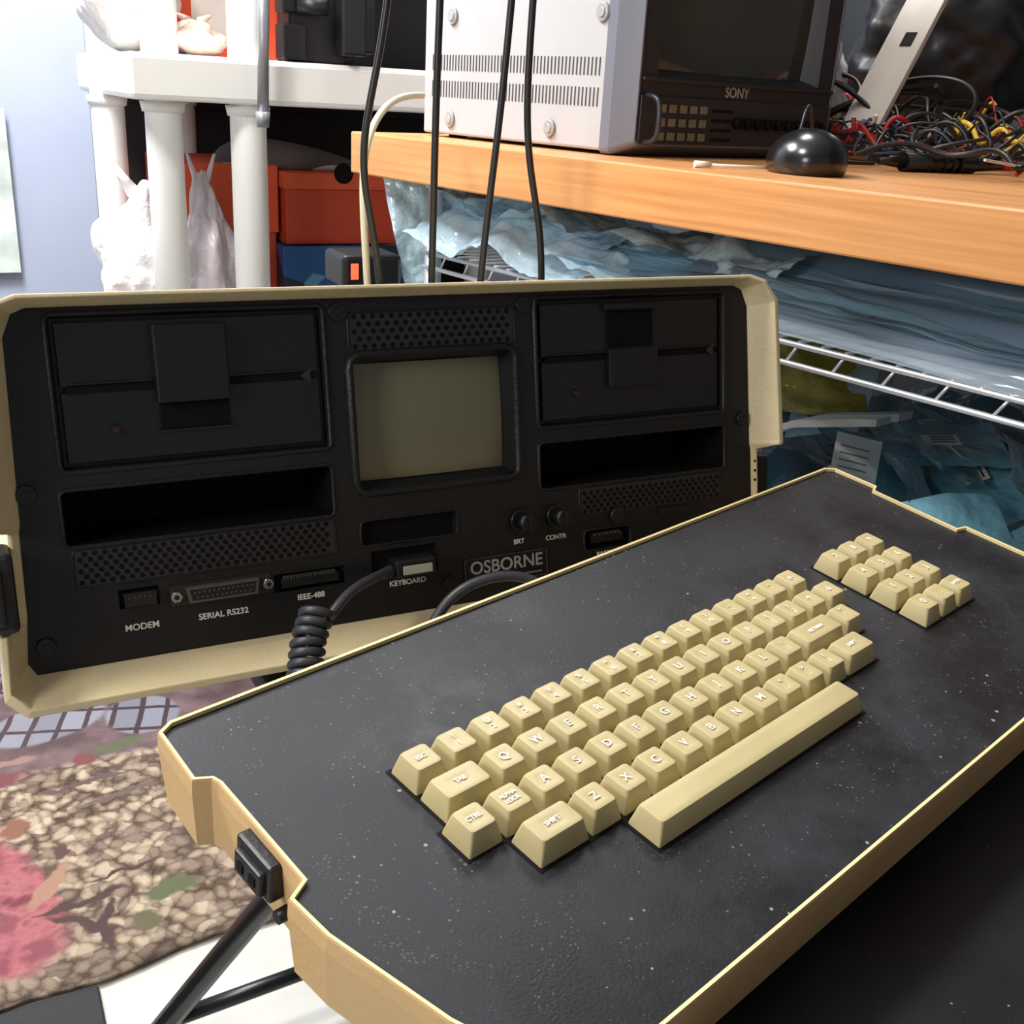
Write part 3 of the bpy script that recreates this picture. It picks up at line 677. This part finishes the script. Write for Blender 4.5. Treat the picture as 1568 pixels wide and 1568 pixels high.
fin(bm,'adapter_body',[mat('adapter_black',(20,20,22),.4),mat('neon_red',(255,60,40),.3,emit=(255,80,50),est=2.5)],ps)

# ================================================================ ROOM
wall=mat('painted_wall',(180,188,204),.7,var=.03,vscale=4)
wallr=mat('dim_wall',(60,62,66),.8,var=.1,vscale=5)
box('wall_back',-2.2,2.6,2.10,2.16,0,2.5,wall)
box('wall_left',-2.26,-2.2,-2.2,2.16,0,2.5,wall)
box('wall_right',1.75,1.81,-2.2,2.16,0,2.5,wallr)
box('ceiling',-2.26,2.6,-2.2,2.16,2.5,2.56,mat('ceiling_paint',(225,225,225),.8))
box('baseboard_back',-2.2,1.75,2.085,2.10,0,.09,mat('trim_white',(215,215,215),.5))
fl=mat('pale_concrete',(200,198,190),.6,var=.08,vscale=9,bump=.1,bscale=30)
box('floor',-2.26,2.6,-2.2,2.16,-.05,0,fl)
dr=empty('door_1',(0,0,0))
bm=bmesh.new();addbox(bm,-.75,.06,2.05,2.09,.01,2.03,0,bev=.003);addbox(bm,-.65,-.38,2.045,2.05,.2,.9,0,bev=.003)
fin(bm,'door_leaf',mat('door_blue_white',(160,168,186),.45,var=.04,vscale=5),dr)
po=empty('wall_calendar',(0,0,0));bm=bmesh.new();addbox(bm,-.40,-.115,2.030,2.034,.62,.96,0)
fin(bm,'calendar_sheet',mat('calendar_paper',(190,198,190),.7,var=.25,vscale=16),po)
def rug():
    m=bpy.data.materials.new('tapestry_rug');m.use_nodes=True;nt=m.node_tree;b=nt.nodes['Principled BSDF'];L=nt.links.new;N_=nt.nodes.new
    tc=N_('ShaderNodeTexCoord');b.inputs['Roughness'].default_value=.9;b.inputs['Specular IOR Level'].default_value=.2
    def warp(sc,amt):
        wn=N_('ShaderNodeTexNoise');wn.inputs['Scale'].default_value=sc;wn.inputs['Detail'].default_value=3;L(tc.outputs['Object'],wn.inputs['Vector'])
        sb_=N_('ShaderNodeVectorMath');sb_.operation='SUBTRACT';L(wn.outputs['Color'],sb_.inputs[0]);sb_.inputs[1].default_value=(.5,.5,.5)
        sc_=N_('ShaderNodeVectorMath');sc_.operation='SCALE';L(sb_.outputs[0],sc_.inputs[0]);sc_.inputs[3].default_value=amt
        wv=N_('ShaderNodeVectorMath');wv.operation='ADD';L(tc.outputs['Object'],wv.inputs[0]);L(sc_.outputs[0],wv.inputs[1]);return wv.outputs[0]
    P=warp(26,.045);P2=warp(8,.015)
    def ramp(inp,els):
        r=N_('ShaderNodeValToRGB');e=r.color_ramp.elements
        e[0].position=els[0][0];e[0].color=lin(els[0][1]);e[1].position=els[1][0];e[1].color=lin(els[1][1])
        for p,c in els[2:]: k=e.new(p);k.color=lin(c)
        L(inp,r.inputs[0]);return r.outputs[0]
    def thr(inp,a,b2):
        q=N_('ShaderNodeMapRange');q.inputs[1].default_value=a;q.inputs[2].default_value=b2;q.clamp=True;L(inp,q.inputs[0]);return q.outputs[0]
    def mix(f,a,c):
        q=N_('ShaderNodeMix');q.data_type='RGBA';L(f,q.inputs[0]);L(a,q.inputs[6])
        if isinstance(c,tuple): q.inputs[7].default_value=lin(c)
        else: L(c,q.inputs[7])
        return q.outputs[2]
    v=N_('ShaderNodeTexVoronoi');v.inputs['Scale'].default_value=50;L(P,v.inputs['Vector'])
    sc=N_('ShaderNodeSeparateColor');L(v.outputs['Color'],sc.inputs[0])
    stones=ramp(sc.outputs[0],[(0,(116,98,84)),(1,(190,172,146)),(.35,(150,132,112)),(.6,(172,156,132))])
    edge=ramp(v.outputs['Distance'],[(.30,(255,255,255)),(.75,(130,116,108))])
    mul=N_('ShaderNodeMix');mul.data_type='RGBA';mul.blend_type='MULTIPLY';mul.inputs[0].default_value=1;L(stones,mul.inputs[6]);L(edge,mul.inputs[7])
    col=mul.outputs[2]
    n4=N_('ShaderNodeTexNoise');n4.inputs['Scale'].default_value=22;n4.inputs['Detail'].default_value=7;L(tc.outputs['Object'],n4.inputs['Vector'])
    wallc=ramp(n4.outputs['Fac'],[(.35,(78,60,62)),(.65,(116,94,96))])
    mp=N_('ShaderNodeMapping');mp.inputs['Rotation'].default_value=(0,0,.30);L(P2,mp.inputs[0])
    br=N_('ShaderNodeTexBrick');br.offset=0;br.inputs['Scale'].default_value=1;br.inputs['Brick Width'].default_value=.042;br.inputs['Row Height'].default_value=.066;br.inputs['Mortar Size'].default_value=.005;br.inputs['Mortar Smooth'].default_value=.3
    br.inputs['Color1'].default_value=lin((138,140,150));br.inputs['Color2'].default_value=lin((92,92,104));br.inputs['Mortar'].default_value=lin((56,42,46));L(mp.outputs[0],br.inputs['Vector'])
    def ell(cx,cy,rx,ry,rot=0,soft=.20,src=None):
        m1=N_('ShaderNodeMapping');m1.vector_type='TEXTURE';m1.inputs['Location'].default_value=(cx,cy,0);m1.inputs['Rotation'].default_value=(0,0,rot);m1.inputs['Scale'].default_value=(rx,ry,100);L(src or P,m1.inputs[0])
        l=N_('ShaderNodeVectorMath');l.operation='LENGTH';L(m1.outputs[0],l.inputs[0])
        return thr(l.outputs['Value'],1+soft,1-soft)
    sy=N_('ShaderNodeSeparateXYZ');L(P2,sy.inputs[0])
    up=thr(sy.outputs['Y'],.98,1.0)
    col=mix(up,col,wallc)
    for cx,cy,rx,ry in [(-.20,1.13,.10,.06),(-.05,1.10,.06,.06),(-.28,1.32,.10,.08),(-.10,1.34,.07,.08)]: col=mix(ell(cx,cy,rx,ry,.3,.06,P2),col,br.outputs['Color'])
    pk=ramp(n4.outputs['Fac'],[(.38,(112,46,58)),(.50,(172,98,104)),(.62,(132,62,74))])
    dk=(66,48,46)
    for cx,cy,rx,ry,rt,c in [(-.290,.74,.040,.11,.25,pk),(-.320,.60,.09,.06,0,pk),(-.262,.66,.035,.05,.5,pk),(-.272,.85,.016,.020,0,(128,88,70)),(-.232,.71,.012,.045,-.6,(160,122,100)),(-.212,.775,.013,.013,0,(82,56,48)),
        (-.205,.615,.008,.05,.9,dk),(-.175,.60,.007,.06,-.2,dk),(-.20,.655,.06,.005,.1,dk),(-.14,.70,.05,.004,.15,dk),(-.09,.64,.035,.018,.2,(88,96,66)),(-.13,.59,.02,.02,0,(94,92,64)),(-.30,.98,.05,.02,0,(112,62,68)),
        (-.16,.93,.07,.006,.10,(92,76,72)),(-.12,.88,.06,.006,.2,(100,86,80)),(.0,.80,.03,.06,0,(100,80,72)),(-.45,.8,.08,.14,.2,(90,96,120)),(-.6,.7,.08,.15,-.2,(150,110,80)),(-.26,1.03,.03,.012,0,(146,112,104)),(-.16,1.0,.02,.02,0,(112,60,60)),(-.10,1.02,.05,.012,.1,(84,92,62))]:
        col=mix(ell(cx,cy,rx,ry,rt),col,c)
    fd=N_('ShaderNodeTexNoise');fd.inputs['Scale'].default_value=5;fd.inputs['Detail'].default_value=4;L(tc.outputs['Object'],fd.inputs['Vector'])
    hf=N_('ShaderNodeMath');hf.operation='MULTIPLY_ADD';L(thr(fd.outputs['Fac'],.4,.8),hf.inputs[0]);hf.inputs[1].default_value=.25;hf.inputs[2].default_value=.10
    col=mix(hf.outputs[0],col,(122,106,104))
    L(col,b.inputs['Base Color'])
    gn=N_('ShaderNodeTexNoise');gn.inputs['Scale'].default_value=500;L(tc.outputs['Object'],gn.inputs['Vector'])
    bp=N_('ShaderNodeBump');bp.inputs['Strength'].default_value=.5;bp.inputs['Distance'].default_value=.003;L(gn.outputs['Fac'],bp.inputs['Height']);L(bp.outputs['Normal'],b.inputs['Normal'])
    return m
bm=bmesh.new()
nx,ny=30,34
V=[[bm.verts.new((-1.0+i/nx*1.35,(.50+.10*(-1.0+i/nx*1.35+.31)+j/ny*1.35)+.006*math.sin(i*1.3)*(j==0),.006+.004*abs(noise.noise(Vector((i*.3,j*.3,2)))))) for i in range(nx+1)] for j in range(ny+1)]
for j in range(ny):
    for i in range(nx): bm.faces.new([V[j][i],V[j][i+1],V[j+1][i+1],V[j+1][i]])
rg=fin(bm,'tapestry_rug',rug(),None,smooth=True)
md=rg.modifiers.new('s','SOLIDIFY');md.thickness=.005
box('black_floor_mat',-.9,-.20,.0,.50,.0,.010,mat('mat_rubber',(30,30,32),.7,bump=.3,bscale=200),None,bev=.003)

# ================================================================ LIGHTS
w=bpy.data.worlds.new('World');scene.world=w;w.use_nodes=True
w.node_tree.nodes['Background'].inputs[0].default_value=(.90,.92,1,1);w.node_tree.nodes['Background'].inputs[1].default_value=.26
def area(name,loc,target,size,power,col=(1,1,1)):
    l=bpy.data.lights.new(name,'AREA');l.size=size;l.energy=power;l.color=col
    o=bpy.data.objects.new(name,l);link(o);o.location=loc;o.rotation_euler=(Vector(target)-Vector(loc)).to_track_quat('-Z','Y').to_euler();return o
area('ceiling_lamp',(-.85,.30,2.3),(.1,.0,.8),.3,30,(1,.96,.90))
area('work_lamp',(-.35,1.25,2.1),(0,1.5,1.1),.5,62,(.95,.97,1))
area('side_lamp',(-1.2,-.45,1.35),(.75,.35,.80),.4,9,(1,.98,.95))
area('rear_lamp',(.7,1.0,2.3),(.3,.0,.8),.4,11,(1,.97,.93))
# ================================================================ CAMERA
cd=bpy.data.cameras.new('camera');cd.sensor_width=36;cd.lens=38.24;cd.clip_start=.02
cam=bpy.data.objects.new('camera',cd);link(cam)
right=Vector((.8909,-.4511,.0537));down=Vector((-.1168,-.3416,-.9326));fwd=Vector((.439,.8246,-.357))
M=Matrix((( right.x,-down.x,-fwd.x),(right.y,-down.y,-fwd.y),(right.z,-down.z,-fwd.z))).to_quaternion().to_matrix().to_4x4()
M.translation=Vector((-.2658,-.6183,1.042));cam.matrix_world=M
scene.camera=cam
